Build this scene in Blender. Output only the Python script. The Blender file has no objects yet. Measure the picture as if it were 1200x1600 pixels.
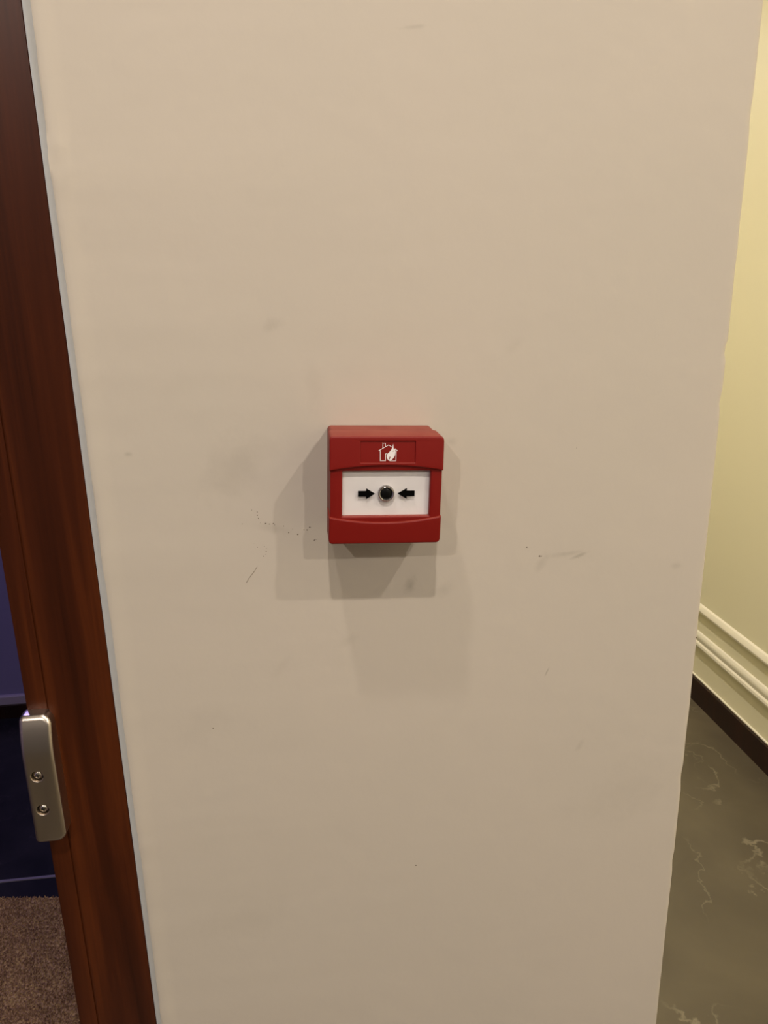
import bpy, bmesh, math, random
import numpy as np
from mathutils import Vector, Matrix
random.seed(7)
S = bpy.context.scene
C = S.collection

# ------------------------------------------------------------------ camera
cd = bpy.data.cameras.new('camera'); cam = bpy.data.objects.new('camera', cd); C.objects.link(cam)
cd.sensor_fit = 'VERTICAL'; cd.sensor_height = 32.0; cd.lens = 1203.755 / 1600 * 32.0
cd.clip_start = 0.02
R_ = Vector((0.99249819, -0.12080706, -0.018788)); U_ = Vector((0.05200086, 0.2780473, 0.9591588)); F_ = Vector((0.1106492, 0.95294037, -0.28224352))
m = Matrix((R_, U_, -F_)).transposed().to_4x4(); m.translation = (-0.06731531, -0.61478267, 1.50014991)
cam.matrix_world = m
S.camera = cam

# ------------------------------------------------------------------ world, lamps, exposure
W = bpy.data.worlds.new('world'); S.world = W; W.use_nodes = True
W.node_tree.nodes['Background'].inputs[0].default_value = (1.0, 0.86, 0.70, 1)
W.node_tree.nodes['Background'].inputs[1].default_value = 0.085
S.view_settings.view_transform = 'Standard'; S.view_settings.look = 'None'
S.view_settings.exposure = 0.0; S.view_settings.gamma = 1.0; S.view_settings.use_curve_mapping = False

def lamp(name, loc, power, col, size=0.046):
    l = bpy.data.lights.new(name, 'AREA'); l.shape = 'DISK'; l.size = size; l.energy = power; l.color = col
    o = bpy.data.objects.new(name, l); o.location = loc; C.objects.link(o); return o     # faces straight down
WARM = (1.0, 0.90, 0.80)
# ceiling downlights in front of the wall (positions recovered from the shadows of the call point)
lamp('downlight_lamp', (0.885, -1.10, 2.65), 10.2, WARM)
lamp('downlight_lamp', (0.85, -2.35, 2.65), 22, WARM)
lamp('downlight_lamp', (-0.075, -1.055, 2.65), 12.2, WARM)
lamp('downlight_lamp', (-0.240, -0.455, 2.61), 4.6, WARM, 0.055)
lamp('downlight_lamp', (-1.02, -2.30, 2.65), 23, WARM)
# corridor on the right, lobby on the left
lamp('corridor_lamp', (0.60, 0.35, 2.6), 31, (1.0, 0.89, 0.78), 0.08)
lamp('corridor_lamp', (0.60, 3.30, 2.6), 31, (1.0, 0.89, 0.78), 0.08)
lamp('lobby_lamp', (-0.95, 1.35, 2.5), 7.5, (0.45, 0.38, 1.0), 0.12)

# ------------------------------------------------------------------ materials
def newmat(name, col=(.5, .5, .5), rough=.5, metal=0.0, spec=.5):
    M = bpy.data.materials.new(name); M.use_nodes = True
    b = M.node_tree.nodes['Principled BSDF']
    b.inputs['Base Color'].default_value = (*col, 1); b.inputs['Roughness'].default_value = rough
    b.inputs['Metallic'].default_value = metal; b.inputs['Specular IOR Level'].default_value = spec
    return M, M.node_tree, b

def node(nt, t, **k):
    n = nt.nodes.new(t)
    for a, v in k.items(): setattr(n, a, v)
    return n

def math_(nt, op, a, b=None):
    n = node(nt, 'ShaderNodeMath', operation=op)
    for i, v in enumerate((a, b)):
        if v is None: continue
        if isinstance(v, (int, float)): n.inputs[i].default_value = v
        else: nt.links.new(v, n.inputs[i])
    return n.outputs[0]

def noise(nt, vec, scale, detail=3, rough=.5, dist=0.0):
    n = node(nt, 'ShaderNodeTexNoise'); n.inputs['Scale'].default_value = scale
    n.inputs['Detail'].default_value = detail; n.inputs['Roughness'].default_value = rough
    n.inputs['Distortion'].default_value = dist
    nt.links.new(vec, n.inputs['Vector']); return n.outputs['Fac']

def coords(nt, scale=(1, 1, 1)):
    g = node(nt, 'ShaderNodeNewGeometry'); mp = node(nt, 'ShaderNodeMapping')
    mp.inputs['Scale'].default_value = scale
    nt.links.new(g.outputs['Position'], mp.inputs['Vector']); return mp.outputs[0]

def ramp(nt, fac, stops):
    r = node(nt, 'ShaderNodeValToRGB'); e = r.color_ramp.elements
    while len(e) < len(stops): e.new(0.5)
    for x, (p, c) in zip(e, stops): x.position = p; x.color = (*c, 1)
    nt.links.new(fac, r.inputs[0]); return r.outputs[0]

def bump(nt, b, h, strength, dist):
    n = node(nt, 'ShaderNodeBump'); n.inputs['Strength'].default_value = strength; n.inputs['Distance'].default_value = dist
    nt.links.new(h, n.inputs['Height']); nt.links.new(n.outputs[0], b.inputs['Normal'])

def mixc(nt, fac, a, b):
    n = node(nt, 'ShaderNodeMix', data_type='RGBA')
    if isinstance(fac, (int, float)): n.inputs[0].default_value = fac
    else: nt.links.new(fac, n.inputs[0])
    for i, v in ((6, a), (7, b)):
        if isinstance(v, tuple): n.inputs[i].default_value = (*v, 1)
        else: nt.links.new(v, n.inputs[i])
    return n.outputs[2]

# beige painted wall with hand smudges
M_WALL, nt, b = newmat('beige_wall_paint', rough=.55, spec=.25)
P = coords(nt)
lo = noise(nt, P, 3.0, 2)
base = ramp(nt, lo, [(.3, (.566, .512, .438)), (.7, (.588, .525, .449))])
fine = noise(nt, P, 55, 3)
wob = noise(nt, P, 70, 4, .6)
# smudge: x, z, radius along, radius across, angle, strength
SM = [(-.115, 1.362, .030, .020, .8, .10), (-.0798, 1.4724, .009, .004, .3, .12), (.0257, 1.2505, .0075, .0045, 1.2, .30),
      (-.0499, 1.4264, .020, .006, 1.6, .05), (.1645, 1.2713, .014, .0025, .1, .17), (.1762, 1.2688, .008, .0015, .35, .28),
      (.061, 1.3755, .005, .004, 0, .14), (-.1978, 1.3763, .003, .002, 0, .22), (.1868, 1.0762, .006, .003, 1.0, .12),
      (-.0291, 1.2031, .012, .005, .5, .07), (.1416, 1.2638, .008, .004, 1.2, .12), (.2678, 1.2534, .006, .003, 0, .12),
      (.1129, 1.4517, .010, .004, .7, .05), (.0315, 1.6758, .010, .0015, .1, .16), (-.0878, 1.3085, .012, .004, -.3, .10),
      (.1515, 1.1570, .0055, .0010, 1.15, .40), (-.16, 1.13, .03, .015, .5, .04), (.2969, 1.1649, .004, .002, 0, .2),
      (-.0885, 1.1830, .012, .004, .9, .05), (.055, 1.245, .012, .006, .4, .10), (.24, 1.02, .05, .03, .4, .05), (-.14, .92, .05, .02, .2, .04)]
tot = None
for (x, z, ra, rb, an, st) in SM:
    mp = node(nt, 'ShaderNodeMapping', vector_type='TEXTURE')
    mp.inputs['Location'].default_value = (x, 0, z); mp.inputs['Rotation'].default_value = (0, -an, 0)
    mp.inputs['Scale'].default_value = (ra, 10, rb)
    g = node(nt, 'ShaderNodeNewGeometry'); nt.links.new(g.outputs['Position'], mp.inputs[0])
    ln = node(nt, 'ShaderNodeVectorMath', operation='LENGTH'); nt.links.new(mp.outputs[0], ln.inputs[0])
    d = math_(nt, 'ADD', ln.outputs['Value'], math_(nt, 'MULTIPLY', math_(nt, 'SUBTRACT', wob, .5), 2.2))
    mr = node(nt, 'ShaderNodeMapRange', interpolation_type='SMOOTHSTEP')
    mr.inputs['From Min'].default_value = 1.5; mr.inputs['From Max'].default_value = 0.0
    mr.inputs['To Min'].default_value = 0; mr.inputs['To Max'].default_value = st
    nt.links.new(d, mr.inputs['Value'])
    tot = mr.outputs[0] if tot is None else math_(nt, 'ADD', tot, mr.outputs[0])
nt.links.new(mixc(nt, tot, base, (.12, .10, .07)), b.inputs['Base Color'])
bump(nt, b, math_(nt, 'ADD', math_(nt, 'MULTIPLY', fine, .6), math_(nt, 'MULTIPLY', noise(nt, P, 9, 2), 2.0)), .30, .0016)

M_PLASTER, nt, b = newmat('grey_caulk', (.39, .40, .43), .6)
bump(nt, b, noise(nt, coords(nt), 120, 3), .4, .0006)

def wood(name, dark, mid, light, rough=.33):
    M, nt, b = newmat(name, rough=rough, spec=.30)
    P = coords(nt, (26, 26, 1.3)); n1 = noise(nt, P, 1.0, 5, .6, .6)
    n2 = noise(nt, coords(nt, (220, 220, 5)), 1.0, 3, .6)
    n3 = noise(nt, coords(nt, (9, 9, 2.2)), 1.0, 2)
    f = math_(nt, 'ADD', math_(nt, 'MULTIPLY', n1, .75), math_(nt, 'ADD', math_(nt, 'MULTIPLY', n2, .22), math_(nt, 'MULTIPLY', n3, .25)))
    nt.links.new(ramp(nt, f, [(.45, dark), (.61, mid), (.78, light)]), b.inputs['Base Color'])
    bump(nt, b, n2, .15, .0004); return M
M_WOOD = wood('mahogany_wood', (.026, .0055, .0018), (.052, .0110, .0030), (.105, .0240, .0050))
M_BASE = wood('dark_baseboard_wood', (.011, .0032, .0014), (.016, .0045, .002), (.024, .007, .003), .45)

M_GREEN, nt, b = newmat('yellow_green_paint', (.70, .665, .49), .5, spec=.3)
bump(nt, b, noise(nt, coords(nt), 60, 2), .15, .001)
M_MOULD, _, _ = newmat('cream_moulding_paint', (.64, .61, .50), .45)
M_BLUE, nt, b = newmat('blue_wall_paint', (.21, .18, .36), .5)
M_LAV, _, _ = newmat('blue_lit_moulding', (.36, .30, .40), .45)  # white moulding with blue lobby light put into its colour
M_CEIL, _, _ = newmat('white_ceiling_paint', (.75, .72, .66), .8)

def marble(name, c0, c1, vein, rough, vs=1.0, k=.8):
    M, nt, b = newmat(name, rough=rough)
    P = coords(nt)
    cl = noise(nt, P, 3.5 * vs, 4, .55, .4)
    col = ramp(nt, cl, [(.35, c0), (.65, c1)])
    acc = None
    for sc, w, st, off in ((1.6, .006, .8, 0), (3.1, .007, .4, 7), (1.1, .004, .9, 13)):
        mp = node(nt, 'ShaderNodeMapping'); mp.inputs['Location'].default_value = (off, off * .7, 0); mp.inputs['Rotation'].default_value = (0, 0, .5 + off)
        nt.links.new(P, mp.inputs[0])
        n = noise(nt, mp.outputs[0], sc * vs, 7, .55, .15)
        a = math_(nt, 'ABSOLUTE', math_(nt, 'SUBTRACT', n, .5))
        mr = node(nt, 'ShaderNodeMapRange'); mr.inputs['From Min'].default_value = w; mr.inputs['From Max'].default_value = 0
        mr.inputs['To Min'].default_value = 0; mr.inputs['To Max'].default_value = st; nt.links.new(a, mr.inputs['Value'])
        msk = noise(nt, mp.outputs[0], 5.0 * vs, 2)
        mk = node(nt, 'ShaderNodeMapRange'); mk.inputs['From Min'].default_value = .47; mk.inputs['From Max'].default_value = .66; nt.links.new(msk, mk.inputs['Value'])
        o = math_(nt, 'MULTIPLY', mr.outputs[0], mk.outputs[0])
        acc = o if acc is None else math_(nt, 'MAXIMUM', acc, o)
    nt.links.new(mixc(nt, math_(nt, 'MULTIPLY', acc, k), col, vein), b.inputs['Base Color'])
    return M
M_MARB = marble('brown_grey_marble', (.066, .053, .033), (.092, .075, .046), (.28, .245, .165), .35)
M_NAVY = marble('navy_marble', (.008, .008, .011), (.019, .017, .022), (.08, .06, .075), .3, 2.0, .5)
M_METAL_STRIP, _, _ = newmat('pale_joint_metal', (.30, .26, .34), .4, .3)

M_MAT, nt, b = newmat('brown_mat_pile', rough=.95, spec=.1)
n = noise(nt, coords(nt), 160, 2); n2 = noise(nt, coords(nt), 14, 3)
nt.links.new(ramp(nt, math_(nt, 'ADD', math_(nt, 'MULTIPLY', n, .75), math_(nt, 'MULTIPLY', n2, .25)), [(.36, (.19, .105, .062)), (.5, (.34, .205, .120)), (.64, (.54, .37, .20))]), b.inputs['Base Color'])

def redmat(name, col, rough):
    M, nt, b = newmat(name, col, rough, spec=.33)
    g = node(nt, 'ShaderNodeNewGeometry'); sx = node(nt, 'ShaderNodeSeparateXYZ'); nt.links.new(g.outputs['Normal'], sx.inputs[0])
    mr = node(nt, 'ShaderNodeMapRange'); mr.inputs['From Min'].default_value = .75; mr.inputs['To Max'].default_value = .34   # some dust on upward faces, with the lit top's brightness put into the colour
    nt.links.new(sx.outputs[2], mr.inputs['Value'])
    top_tint = math_(nt, 'MULTIPLY', mr.outputs[0], math_(nt, 'ADD', noise(nt, coords(nt), 60, 3), .1))
    nt.links.new(mixc(nt, top_tint, col, (.62, .20, .13)), b.inputs['Base Color'])
    bump(nt, b, noise(nt, coords(nt), 1400, 2), .12, .0003); return M
M_RED = redmat('red_plastic', (.200, .0058, .0034), .46)
M_RED2 = redmat('dull_red_plastic', (.20, .022, .015), .55)
M_WHITE, _, _ = newmat('white_plastic', (.90, .87, .87), .45)
M_PRINT, _, _ = newmat('white_print', (.85, .80, .80), .5)
M_BLACK, _, _ = newmat('black_print', (.002, .002, .002), .7, spec=.03)
M_DOME, _, _ = newmat('grey_clear_bezel', (.40, .38, .37), .10, .9)
M_DARKHOLE, _, _ = newmat('black_gloss', (.003, .003, .003), .35, spec=.2)
M_STEEL, nt, b = newmat('brushed_nickel', (.56, .49, .42), .30, 1.0)
bump(nt, b, noise(nt, coords(nt, (900, 900, 40)), 1.0, 2), .08, .0003)
M_SCREW, _, _ = newmat('bright_screw_metal', (.62, .56, .48), .25, 1.0)
M_SCREWSHADE, _, _ = newmat('screw_recess_shade', (.03, .025, .02), .5, .5)
M_CHIP, _, _ = newmat('dark_dirt_fleck', (.13, .10, .065), .8)
M_SCUFF, _, _ = newmat('faint_pencil_scuff', (.30, .25, .19), .8)
# thin clear pane: see-through with a faint gloss
M_CLEAR = bpy.data.materials.new('thin_clear_plastic'); M_CLEAR.use_nodes = True; nt = M_CLEAR.node_tree
nt.nodes.clear(); out = node(nt, 'ShaderNodeOutputMaterial'); tr = node(nt, 'ShaderNodeBsdfTransparent'); gl = node(nt, 'ShaderNodeBsdfGlossy')
tr.inputs[0].default_value = (.985, .985, .985, 1); gl.inputs['Roughness'].default_value = .05
lwt = node(nt, 'ShaderNodeLayerWeight'); fr = node(nt, 'ShaderNodeMapRange'); fr.inputs['To Min'].default_value = .02; fr.inputs['To Max'].default_value = .5
nt.links.new(math_(nt, 'POWER', lwt.outputs['Facing'], 4.0), fr.inputs['Value']); mx = node(nt, 'ShaderNodeMixShader')
nt.links.new(fr.outputs[0], mx.inputs[0]); nt.links.new(tr.outputs[0], mx.inputs[1]); nt.links.new(gl.outputs[0], mx.inputs[2]); nt.links.new(mx.outputs[0], out.inputs[0])

# ------------------------------------------------------------------ helpers
def link(name, me, mat, parent=None, smooth=None, kind=None):
    me.materials.append(mat)
    if smooth is not None:
        me.shade_smooth(); me.set_sharp_from_angle(angle=math.radians(smooth))
    o = bpy.data.objects.new(name, me); C.objects.link(o)
    if parent: o.parent = parent
    if kind: o['kind'] = kind
    return o

def mesh(name, verts, faces):
    me = bpy.data.meshes.new(name); me.from_pydata([tuple(v) for v in verts], [], faces); me.validate(); me.update(); return me

def fix(bm, me_name):
    bmesh.ops.remove_doubles(bm, verts=bm.verts, dist=1e-7)
    bmesh.ops.recalc_face_normals(bm, faces=bm.faces)
    me = bpy.data.meshes.new(me_name); bm.to_mesh(me); bm.free(); return me

def box(name, lo, hi, mat, parent=None, kind=None, bev=0.0, seg=2):
    bm = bmesh.new(); bmesh.ops.create_cube(bm, size=1)
    for v in bm.verts:
        v.co = Vector([lo[i] + (v.co[i] + .5) * (hi[i] - lo[i]) for i in range(3)])
    if bev: bmesh.ops.bevel(bm, geom=bm.edges[:], offset=bev, segments=seg, affect='EDGES')
    return link(name, fix(bm, name), mat, parent, 30 if bev else None, kind)

def rrect(x0, y0, x1, y1, r, n=8):
    """rounded rectangle, CCW; r = one radius or (bl, br, tr, tl)"""
    if not isinstance(r, tuple): r = (r,) * 4
    out = []
    for (cx, cy, a0, q) in ((x0 + r[0], y0 + r[0], 180, r[0]), (x1 - r[1], y0 + r[1], 270, r[1]), (x1 - r[2], y1 - r[2], 0, r[2]), (x0 + r[3], y1 - r[3], 90, r[3])):
        for i in range(n + 1):
            a = math.radians(a0 + 90 * i / n); out.append((cx + q * math.cos(a), cy + q * math.sin(a)))
    return out

def circle(cx, cy, r, n=40): return [(cx + r * math.cos(2 * math.pi * i / n), cy + r * math.sin(2 * math.pi * i / n)) for i in range(n)]

def offset(poly, d):
    """move a CCW loop inwards by d"""
    P_ = [Vector(p) for p in poly]; n = len(P_); out = []
    for i in range(n):
        a = (P_[i] - P_[i - 1]); b_ = (P_[(i + 1) % n] - P_[i])
        if a.length < 1e-9: a = b_
        if b_.length < 1e-9: b_ = a
        na = Vector((-a.y, a.x)).normalized(); nb = Vector((-b_.y, b_.x)).normalized()
        k = na + nb; k = k / max(k.dot(k) / 2, .5) if k.length > 1e-6 else na
        out.append(tuple(P_[i] + k * d))
    return out

def plate(name, outer, holes, d0, d1, bev, hbev, mat, parent, seg=4, warp=None, smooth=30, back=True, cuts=None):
    """slab in local u (x) / v (z), standing out from depth d0 to d1 towards -y, front edges rounded"""
    bm = bmesh.new(); fr, bk = [], []
    for loop, sgn, bv in [(outer, 1, bev)] + [(h, -1, hbev) for h in holes]:
        prof = [(0, d0), (0, d1 - bv)] + [(bv * (1 - math.cos(math.pi / 2 * k / seg)), d1 - bv * (1 - math.sin(math.pi / 2 * k / seg))) for k in range(1, seg + 1)]
        if bv == 0: prof = [(0, d0), (0, d1)]
        rings = []
        for ins, d in prof:
            pts = offset(loop, sgn * ins) if ins else loop
            rings.append([bm.verts.new((x, -d, z)) for x, z in pts])
        n = len(loop)
        for a, b_ in zip(rings, rings[1:]):
            for i in range(n):
                j = (i + 1) % n
                if (a[i].co - a[j].co).length < 1e-9: continue
                bm.faces.new((a[i], a[j], b_[j], b_[i]))
        fr.append(rings[-1]); bk.append(rings[0])
    for lst in (fr, bk) if back else (fr,):
        ed = []
        for r_ in lst:
            for i in range(len(r_)):
                e = bm.edges.get((r_[i], r_[(i + 1) % len(r_)]))
                if e: ed.append(e)
        bmesh.ops.triangle_fill(bm, edges=ed, use_beauty=True, use_dissolve=False)
    if cuts:
        for zc in cuts: bmesh.ops.bisect_plane(bm, geom=bm.verts[:] + bm.edges[:] + bm.faces[:], plane_co=(0, 0, zc), plane_no=(0, 0, 1), dist=1e-7)
    if warp:
        for v in bm.verts: v.co = warp(v.co)
    return link(name, fix(bm, name), mat, parent, smooth)

def lathe(name, prof, cx, cz, mat, parent, n=48, smooth=40):
    """prof: (radius, depth) rows, axis along -y"""
    v, f = [], []
    for r, d in prof:
        for i in range(n):
            a = 2 * math.pi * i / n; v.append((cx + r * math.cos(a), -d, cz + r * math.sin(a)))
    for k in range(len(prof) - 1):
        for i in range(n):
            j = (i + 1) % n; f.append((k * n + i, k * n + j, (k + 1) * n + j, (k + 1) * n + i))
    f.append(tuple(range(n))); f.append(tuple((len(prof) - 1) * n + i for i in range(n)))
    bm = bmesh.new(); me = mesh(name, v, f); bm.from_mesh(me); bpy.data.meshes.remove(me)
    return link(name, fix(bm, name), mat, parent, smooth)

def empty(name, loc, **props):
    o = bpy.data.objects.new(name, None); o.empty_display_size = .05; o.location = loc; C.objects.link(o)
    for k, v in props.items(): o[k] = v
    return o

def extrude_profile(name, prof, axis_pts, mat, parent=None, kind=None, smooth=25):
    """prof: closed list of (a, z) swept between two points; a is measured along 'out'"""
    (p0, p1, out) = axis_pts; p0, p1, out = Vector(p0), Vector(p1), Vector(out)
    v = [p + out * a + Vector((0, 0, z)) for p in (p0, p1) for a, z in prof]; n = len(prof)
    f = [(i, (i + 1) % n, n + (i + 1) % n, n + i) for i in range(n)] + [tuple(range(n)), tuple(range(2 * n - 1, n - 1, -1))]
    bm = bmesh.new(); me = mesh(name, v, f); bm.from_mesh(me); bpy.data.meshes.remove(me)
    return link(name, fix(bm, name), mat, parent, smooth, kind)

# ------------------------------------------------------------------ the setting
XL, XR, XC, CEIL = -.2305, .2954, 1.3655, 2.7
def wall_front():
    xs = [XL, -.2285, -.226, -.223, -.219, -.215, -.210, 0.0, .15, XR - .006, XR - .0035, XR - .0017, XR - .0006, XR, XR]
    ys = [.004, -.0004, -.0013, -.0014, -.0009, -.0003, 0, 0, 0, 0, .0001, .0005, .0012, .0026, .06]
    zs = list(np.arange(0, .6, .05)) + list(np.arange(.6, 1.9, .006)) + list(np.arange(1.9, 2.701, .05))
    zs[-1] = CEIL
    rnd = random.Random(3); v, f = [], []; w = 0; w2 = 0
    for z in zs:
        w = w * .8 + rnd.gauss(0, .00008); w2 = w2 * .85 + rnd.gauss(0, .00012)
        nick = 0
        for (nz, d, s) in ((1.4425, .0022, .0045), (1.3998, .0012, .006), (1.03, .0013, .01), (.93, .0010, .008), (1.62, .0008, .01)):
            nick += d * math.exp(-((z - nz) / s) ** 2)
        for i, (x, y) in enumerate(zip(xs, ys)):
            if i >= 9: x += w - nick * (1 if i >= 11 else .5)
            if i in (11, 12): y += nick * .5
            if i < 7:
                x += w2; y += w2 * .7 + .0002 * math.sin(z * 23)
                if 1 <= i <= 5: y -= rnd.random() * .0016 * math.exp(-((z - 1.59) / .018) ** 2) + rnd.random() * .0009 * math.exp(-((z - 1.01) / .006) ** 2)
            v.append((x, y, z))
    n = len(xs)
    for r in range(len(zs) - 1):
        for i in range(n - 1): f.append((r * n + i, r * n + i + 1, (r + 1) * n + i + 1, (r + 1) * n + i))
    # solid: back side
    k = len(v)
    for z in (0, CEIL):
        v += [(XL, .20, z), (XR, .20, z)]
    f += [(k + 1, k, k + 2, k + 3)]
    last = (len(zs) - 1) * n
    f += [tuple([last + i for i in range(n)] + [k + 3, k + 2]), tuple([k, k + 1] + [i for i in range(n - 1, -1, -1)])]
    f += [tuple([k] + [r * n for r in range(len(zs))] + [k + 2]), tuple([k + 3] + [r * n + n - 1 for r in range(len(zs) - 1, -1, -1)] + [k + 1])]
    return link('wall_front', mesh('wall_front', v, f), M_WALL, None, 50, 'structure')
wall = wall_front()

# dirt flecks on the wall, tiny raised specks
SP = [(-0.1051, 1.3256, .4), (-0.1006, 1.3237, .7), (-0.1007, 1.321, .8), (-0.0999, 1.3182, .7), (-0.0986, 1.3143, .4), (-0.0944, 1.3135, .8), (-0.0913, 1.3128, .5), (-0.0882, 1.3131, .9), (-0.0872, 1.312, .5), (-0.0799, 1.3105, .6), (-0.076, 1.3047, .8), (-0.0727, 1.3073, .4), (-0.0687, 1.3026, .9), (-0.0632, 1.3062, .6), (-0.0606, 1.306, .8), (-0.0584, 1.3081, 1.1), (-0.0551, 1.2967, 1.), (-0.0535, 1.2972, .6), (-0.1049, 1.2968, .5), (-0.1025, 1.2933, 1.), (-0.0967, 1.2936, .9), (-0.0952, 1.2918, .7), (-0.0954, 1.2895, 1.1), (-0.0961, 1.2867, .7), (-0.0978, 1.2851, 1.), (-0.1134, 1.3142, .5), (-0.1519, 1.1269, .9), (0.0286, 0.9585, 1.), (0.1284, 1.2794, .9), (0.1402, 1.2704, 1.1), (0.1418, 1.2702, .8), (0.2939, 1.1808, 1.1), (0.1687, 1.3654, .4), (-0.0855, 1.0829, .4), (-.2232, 1.0106, .8), (.176, 1.2665, .6)]
rnd = random.Random(5); v, f = [], []
for x, z, s in SP:
    r = .00062 * s; k = len(v); n = 6
    for i in range(n):
        a = 2 * math.pi * i / n; q = r * (.7 + .6 * rnd.random()); v.append((x + q * 1.15 * math.cos(a), -.00005, z + q * math.sin(a)))
    v.append((x, -.00025, z)); f += [(k + i, k + (i + 1) % n, k + n) for i in range(n)]
link('dirt_flecks', mesh('dirt_flecks', v, f), M_CHIP, wall, None, 'stuff')
v, f = [], []
for line, wd in (([(-0.0961, 1.2867), (-0.0984, 1.2841), (-0.1018, 1.2792), (-0.106, 1.2726), (-0.1118, 1.2655), (-0.1136, 1.2622)], .00030),):
    for (a, b_) in zip(line, line[1:]):
        t = (Vector(b_) - Vector(a)).normalized(); nn = Vector((-t.y, t.x)) * wd; k = len(v)
        for p, q in ((a, 1), (b_, 1), (b_, -1), (a, -1)): v.append((p[0] + nn.x * q, -.0001, p[1] + nn.y * q))
        f.append((k, k + 1, k + 2, k + 3))
link('scratch', mesh('scratch', v, f), M_SCUFF, wall)

# partition running back behind the front wall, between lobby and corridor
box('wall_back', (XR - .12, .20, 0), (XR, 4.0, CEIL), M_GREEN, kind='structure')
box('wall_right', (XC, -3.2, 0), (XC + .12, 4.0, CEIL), M_GREEN, kind='structure')
box('wall_end', (XR, 4.0, 0), (XC + .12, 4.12, CEIL), M_GREEN, kind='structure')
box('floor', (-2.2, -3.2, -.06), (XC + .12, 4.12, -.012), M_MARB, kind='structure')
fl = S.objects['floor']
# marble slabs of the corridor (the joints fall outside the picture) and the navy stone of the lobby
def tiles(xs, ys, mat, top=0.0):
    for x0, x1 in xs:
        for y0, y1 in ys: box('tile', (x0, y0, -.012), (x1, y1, top), mat, fl, bev=.0008, seg=1)
g = .0015
tiles([(-2.2, XL - g)], [(-3.2, -1.6 - g), (-1.6 + g, -.02)], M_MARB)
tiles([(XL + g, XC)], [(-3.2, -1.6 - g), (-1.6 + g, -.02)], M_MARB)
tiles([(XR + .001, XC)], [(-.02 + g, 4.0)], M_MARB)
tiles([(-2.2, -1.30 - g), (-1.30 + g, XR - .121)], [(.2, 1.181), (1.191, 2.05)], M_NAVY)
box('tile', (-2.2, -.02 + g, -.012), (XL, .198, 0), M_NAVY, fl, bev=.0008, seg=1)
box('trim_1', (-2.2, 1.182, -.012), (XR - .121, 1.190, .0012), M_METAL_STRIP, kind='structure')
box('wall_left_back', (-2.2, 2.05, 0), (XR - .121, 2.17, CEIL), M_BLUE, kind='structure')
box('wall_left', (-2.32, -3.2, 0), (-2.2, 2.17, CEIL), M_BLUE, kind='structure')
extrude_profile('baseboard_left', [(0, 0), (.012, 0), (.012, .050), (.009, .0535), (0, .0535)], ((-2.2, 2.05, 0), (XR - .121, 2.05, 0), (0, -1, 0)), M_BASE, None, 'structure')
extrude_profile('trim_2', [(0, .0540), (.010, .0540), (.012, .058), (.012, .086), (.008, .0905), (0, .0915)], ((-2.2, 2.05, 0), (XR - .121, 2.05, 0), (0, -1, 0)), M_LAV, None, 'structure')
box('ceiling', (-2.32, -3.2, CEIL), (XC + .12, 4.12, CEIL + .05), M_CEIL, kind='structure')
# corridor wall: baseboard and two mouldings
A = ((XC, -3.2, 0), (XC, 4.0, 0), (-1, 0, 0))
extrude_profile('baseboard_right', [(0, 0), (.013, 0), (.013, .087), (.010, .0905), (0, .0905)], A, M_BASE, None, 'structure')
extrude_profile('trim_3', [(0, .0908), (.006, .0908), (.006, .0945), (0, .0955)], A, M_MOULD, None, 'structure')
extrude_profile('trim_4', [(0, .214), (.012, .214), (.017, .218), (.018, .224), (.016, .231), (.011, .236), (.0115, .241), (.0125, .246), (.013, .252), (.011, .259), (.006, .265), (0, .267)], A, M_MOULD, None, 'structure')
extrude_profile('trim_5', [(0, .343), (.010, .343), (.015, .347), (.016, .354), (.013, .362), (.007, .369), (0, .372)], A, M_MOULD, None, 'structure')

# ------------------------------------------------------------------ door frame
XE, XS = -.3042, -.2860            # free edge of the frame, step line
door = empty('door_1', (XE, 0, 0), kind='structure')
def child(o):
    o.parent = door; o.matrix_parent_inverse = Matrix.Translation((-XE, 0, 0)); return o
def upright(name, x0, x1, yf, yb, z1, bev):
    return child(box(name, (x0, yf, 0), (x1, yb, z1), M_WOOD, bev=bev, seg=3))
upright('casing', XS + .0003, -.2312, -.005, .03, 2.19, .0010)
upright('jamb', XE, XS - .0003, -.0030, .03, 2.15, .0012)
upright('jamb', XE, -.2312, .031, .16, 2.15, .0012)
upright('casing', XE - .90 - .073, XE - .90 - .0182, -.005, .03, 2.19, .0010)
upright('jamb', XE - .90 - .0179, XE - .90, -.0030, .16, 2.15, .0012)
child(box('head_casing', (XE - .90 - .073, -.0052, 2.191), (-.2312, .03, 2.26), M_WOOD, bev=.001, seg=3))
child(box('head_jamb', (XE - .90 + .0003, -.003, 2.11), (XE - .0003, .16, 2.15), M_WOOD, bev=.001, seg=3))
# wall left of and above the door
box('wall_front_left', (-2.2, 0, 0), (XE - .974, .16, CEIL), M_WALL, kind='structure')
box('wall_front_above', (XE - .973, 0, 2.261), (XL - .0005, .16, CEIL), M_WALL, kind='structure')
# caulk bead between frame and wall
v, f = [], []; rnd = random.Random(9)
zs = np.arange(0, 2.191, .01); j = 0
for z in zs:
    j = j * .8 + rnd.gauss(0, .00012)
    for x, y in ((-.2318, -.0048), (-.2306, -.0046), (-.2292, -.0026), (-.2280 + j, -.0010), (-.2272 + j, .0005), (-.2318, .0005)): v.append((x + .0002, y, z))
for r in range(len(zs) - 1):
    for i in range(6): f.append((r * 6 + i, r * 6 + (i + 1) % 6, r * 6 + 6 + (i + 1) % 6, r * 6 + 6 + i))
f += [(5, 4, 3, 2, 1, 0), tuple((len(zs) - 1) * 6 + i for i in range(6))]
link('trim_6', mesh('trim_6', v, f), M_PLASTER, None, 60, 'structure')

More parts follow.
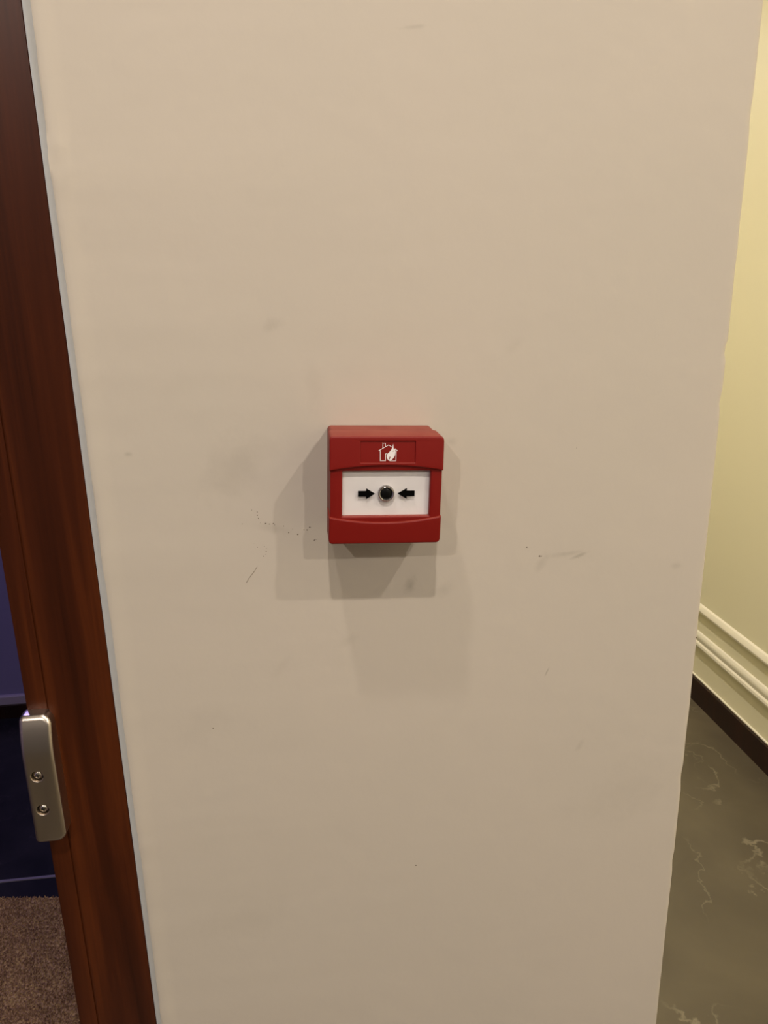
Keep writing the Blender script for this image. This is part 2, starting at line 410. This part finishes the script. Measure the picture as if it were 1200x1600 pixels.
# ------------------------------------------------------------------ strike (metal keep on the jamb)
st = empty('door_strike', (-.295, -.003, 1.101), label='brushed nickel door strike block with two screws on the dark wooden door frame', category='door strike')
SO = Vector((-.295, 0, 1.101))
def warp(c):
    z = c.z + SO.z; y = c.y
    if z > 1.122: y += (abs(y) / .0195) * .0072 * ((z - 1.122) / .038) ** 2
    return Vector((c.x, y + .003, c.z))
scs = ((-.2975, 1.1082), (-.2973, 1.0751))
outl = rrect(-.3077 - SO.x, 1.0415 - SO.z, -.2818 - SO.x, 1.1608 - SO.z, (.0040, .0085, .0085, .0040), 10)
holes = [circle(x - SO.x, z - SO.z, .0051, 36) for x, z in scs]
plate('strike_body', outl, holes, .0031 + .0004, .0225, .0035, .0006, M_STEEL, st, seg=6, warp=warp, smooth=40, cuts=[1.122 - SO.z + i * .0022 for i in range(17)])
for x, z in scs:
    def base_screw():
        s = lathe('screw', [(.0042, .0145), (.0042, .0157), (.0036, .0170), (.0022, .0180), (.0004, .0184)], x - SO.x, z - SO.z, M_SCREW, st, 32)
        return s
    s = base_screw(); q = .00042; L = .0019
    a0 = rnd.random() * 1.2
    cr = [(q, q), (q, L), (-q, L), (-q, q), (-L, q), (-L, -q), (-q, -q), (-q, -L), (q, -L), (q, -q), (L, -q), (L, q)]
    cr = [(x - SO.x + px * math.cos(a0) - py * math.sin(a0), z - SO.z + px * math.sin(a0) + py * math.cos(a0)) for px, py in cr]
    plate('slot_shade', cr, [], .0170, .01865, 0, 0, M_SCREWSHADE, s, smooth=None)  # raised dark cross, its colour stands in for the shaded slot
    lathe('recess_shade_disc', [(.0050, .0100), (.0050, .0145), (.0008, .0145)], x - SO.x, z - SO.z, M_SCREWSHADE, st, 32)  # dark disc in the hole, colour stands in for recess shade

# ------------------------------------------------------------------ floor mat in the lobby
mt = empty('floor_mat', (-.75, .62, 0), label='brown short-pile mat lying on the dark stone floor beyond the door', category='mat')
A_ = math.radians(-8.0)
def mp_(x, y): return (x, y - .125 * (x + .87))      # far edge runs slightly askew
v = [(-1.5, 0.22), (-.31, 0.22), (-.31, 1.115), (-1.5, 1.115)]
quad = [(x, mp_(x, y)[1] if y > 1 else y) for x, y in v]
vv = [(x + .75, y - .62, z) for z in (.0005, .007) for x, y in quad]
link('mat_backing', mesh('mat_backing', vv, [(3, 2, 1, 0), (4, 5, 6, 7), (0, 1, 5, 4), (1, 2, 6, 5), (2, 3, 7, 6), (3, 0, 4, 7)]), M_MAT, mt)
rg = np.random.default_rng(4)
def tufts(x0, x1, y0, y1, sp, r, h):
    gx, gy = np.meshgrid(np.arange(x0, x1, sp), np.arange(y0, y1, sp)); gx = gx.ravel(); gy = gy.ravel(); n = len(gx)
    gx = gx + rg.normal(0, sp * .3, n); gy = gy + rg.normal(0, sp * .3, n)
    lim = 1.115 - .125 * (gx + .87); keep = (gy < lim + .002) & (gx < -.308); gx, gy = gx[keep], gy[keep]; n = len(gx)
    hh = h * rg.uniform(.6, 1.25, n); a = rg.uniform(0, 6.28, n); lx = rg.normal(0, r * .8, n); ly = rg.normal(0, r * .8, n)
    V = np.zeros((n, 7, 3))
    for k in range(3):
        aa = a + k * 2.094
        V[:, k] = np.stack([gx + r * np.cos(aa), gy + r * np.sin(aa), np.full(n, .006)], 1)
        V[:, 3 + k] = np.stack([gx + lx * .7 + r * .8 * np.cos(aa), gy + ly * .7 + r * .8 * np.sin(aa), .006 + hh * .75], 1)
    V[:, 6] = np.stack([gx + lx, gy + ly, .006 + hh], 1)
    T = np.array([(0, 1, 4), (0, 4, 3), (1, 2, 5), (1, 5, 4), (2, 0, 3), (2, 3, 5), (3, 4, 6), (4, 5, 6), (5, 3, 6)])
    F = (np.arange(n)[:, None, None] * 7 + T[None]).reshape(-1, 3)
    V = V.reshape(-1, 3) - np.array([-.75, .62, 0])
    me = bpy.data.meshes.new('pile'); me.vertices.add(len(V)); me.vertices.foreach_set('co', V.ravel())
    me.loops.add(len(F) * 3); me.loops.foreach_set('vertex_index', F.ravel().astype(np.int32))
    me.polygons.add(len(F)); me.polygons.foreach_set('loop_start', np.arange(0, len(F) * 3, 3, dtype=np.int32))
    me.update(); me.validate(); return me
link('pile', tufts(-1.3, -.31, .25, 1.2, .0042, .0019, .006), M_MAT, mt, 80, 'stuff')

# ------------------------------------------------------------------ manual call point
MM = .001
def bow(c):         # the face of the cover is gently convex from top to bottom
    k = max(0.0, (-c.y - .0252) / .0268)
    return Vector((c.x, c.y + k * (1.05 * (c.z - .002) ** 2 - .0013), c.z))
CUTS = [i * .0025 for i in range(-17, 18)]
cp = empty('fire_call_point', (0, 0, 1.35), label='square red manual fire alarm call point on the beige wall', category='fire alarm')
cp.rotation_euler = (0, .04169, 0)
def mm(pts): return [(x * MM, z * MM) for x, z in pts]
plate('back_box', mm(rrect(-42.2, -40.8, 42.0, 41.4, 3.2)), [], 0.0006, .0245, 0, 0, M_RED2, cp)
hole = mm(rrect(-33.2, -20.6, 34.1, 15.2, .6, 3))
plate('front_cover', mm(rrect(-42.5, -41.0, 42.9, 40.5, 3.0)), [hole], .0246, .0497, .0004, .0012, M_RED, cp, warp=bow, cuts=CUTS)
def arc(x0, x1, ze, zm, n=24, rev=False):
    c = (x0 + x1) / 2; hw = (x1 - x0) / 2
    pts = [(x0 + (x1 - x0) * i / n, zm + (ze - zm) * (((x0 + (x1 - x0) * i / n) - c) / hw) ** 2) for i in range(n + 1)]
    return pts[::-1] if rev else pts
# raised upper panel with a sunken label field
up = rrect(-43.3, 0, 43.5, 42.0, (0, 0, 3.4, 2.8))
up = [p for p in up if p[1] > 5]
outer = mm(arc(-43.3, 43.5, 15.8, 19.8) + up)
lab = mm(rrect(-20.0, 22.0, 21.5, 38.4, .3, 2))
plate('upper_panel', outer, [lab], .0252, .0520, .0011, .0005, M_RED, cp, warp=bow, cuts=CUTS)
plate('label_field', mm(rrect(-20.2, 21.8, 21.7, 38.6, .2, 2)), [], .0498, .0510, 0, 0, M_RED, cp, warp=bow, cuts=CUTS)
lw = rrect(-43.5, -42.4, 43.5, 0, (3.0, 3.4, 0, 0))
lw = [p for p in lw if p[1] < -5]
# order: bottom-left corner .. bottom-right corner, then the arc back from right to left
outer = mm(lw + arc(-43.4, 43.4, -20.3, -25.2, rev=True))
plate('lower_panel', outer, [], .0252, .0520, .0011, 0, M_RED, cp, warp=bow, cuts=CUTS)
# white element behind the clear pane
el = plate('call_element', mm(rrect(-33.6, -21.0, 34.5, 15.6, .6, 3)), [], .0440, .0458, 0, 0, M_WHITE, cp)
pane = plate('clear_pane', mm(rrect(-33.0, -20.4, 33.9, 15.0, .5, 3)), [mm(circle(.5, -2.8, 5.2))], .0482, .0488, 0, 0, M_CLEAR, cp)
def arrow(xt, xb, xh):      # tail, head base, tip
    p = [(xt, -5.1), (xb, -5.1), (xb, -7.2), (xh, -2.85), (xb, 1.5), (xb, -.6), (xt, -.6)]
    return mm(p if xh > xt else p[::-1])
plate('black_arrow', arrow(-21.3, -15.0, -8.0), [], .04882, .04896, 0, 0, M_BLACK, pane, smooth=None)
plate('black_arrow', arrow(22.5, 16.4, 9.1), [], .04882, .04896, 0, 0, M_BLACK, pane, smooth=None)
c0 = (.0005, -.0028)
lathe('press_point', [(.0061, .0459), (.0063, .0492), (.0060, .0500), (.0054, .0504), (.0047, .0500), (.0043, .0488), (.0042, .0470), (.0042, .0460)], *c0, M_DOME, cp)
dot = lathe('black_dot', [(.00425, .0470), (.0042, .0489), (.0034, .0494), (.0003, .0496)], *c0, M_DARKHOLE, cp)
# house-on-fire pictogram, white print on the label field
lf = S.objects['label_field']
def stroke(path, wd=.42):
    tris = []
    for a, b_ in zip(path, path[1:]):
        a, b_ = Vector(a), Vector(b_); t = (b_ - a).normalized(); nn = Vector((-t.y, t.x)) * wd / 2; a = a - t * wd / 2; b_ = b_ + t * wd / 2
        n = max(1, int((b_ - a).length / 1.2))
        for i in range(n):
            p, q = a.lerp(b_, i / n), a.lerp(b_, (i + 1) / n); tris.append([p - nn, q - nn, q + nn, p + nn])
    return tris
polys = []
for path in ([(3.1, 34.2), (1.1, 35.4), (-1.3, 34.0), (-6.1, 31.2), (-5.1, 31.2), (-5.0, 23.5), (-1.0, 23.5), (-1.0, 28.8), (-.2, 28.9)],
             [(-3.2, 33.0), (-3.2, 36.7), (-1.3, 36.7), (-1.3, 34.0)], [(6.2, 32.3), (7.9, 31.1), (6.9, 31.0), (6.8, 23.4), (2.6, 23.4)]):
    polys += stroke(path)
v, f = [], []
for k_, q in enumerate(polys):
    k = len(v); dd = .05107 + k_ * 1e-7 * 3
    v += [bow(Vector((p[0] * MM, -dd, p[1] * MM))) for p in q]; f.append((k, k + 1, k + 2, k + 3))
link('house_symbol', mesh('house_symbol', v, f), M_PRINT, lf)
flame = mm([(2.5, 23.2), (3.8, 24.3), (5.2, 25.8), (6.1, 27.6), (6.4, 29.8), (6.2, 33.0), (5.2, 31.8), (4.9, 33.4), (4.5, 36.3), (4.0, 34.0), (3.3, 32.0), (1.9, 30.2), (.2, 28.6), (-.3, 26.9), (.2, 25.0), (1.2, 23.8)])
notch = mm([(1.4, 25.0), (2.0, 24.4), (2.6, 25.8), (2.2, 27.2), (1.9, 26.2)])
n2 = mm([(4.3, 30.3), (4.9, 30.6), (5.0, 31.4), (4.6, 31.2)])
plate('flame_symbol', flame, [notch, n2], .05100, .05110, 0, 0, M_PRINT, lf, smooth=None, warp=bow, cuts=CUTS)
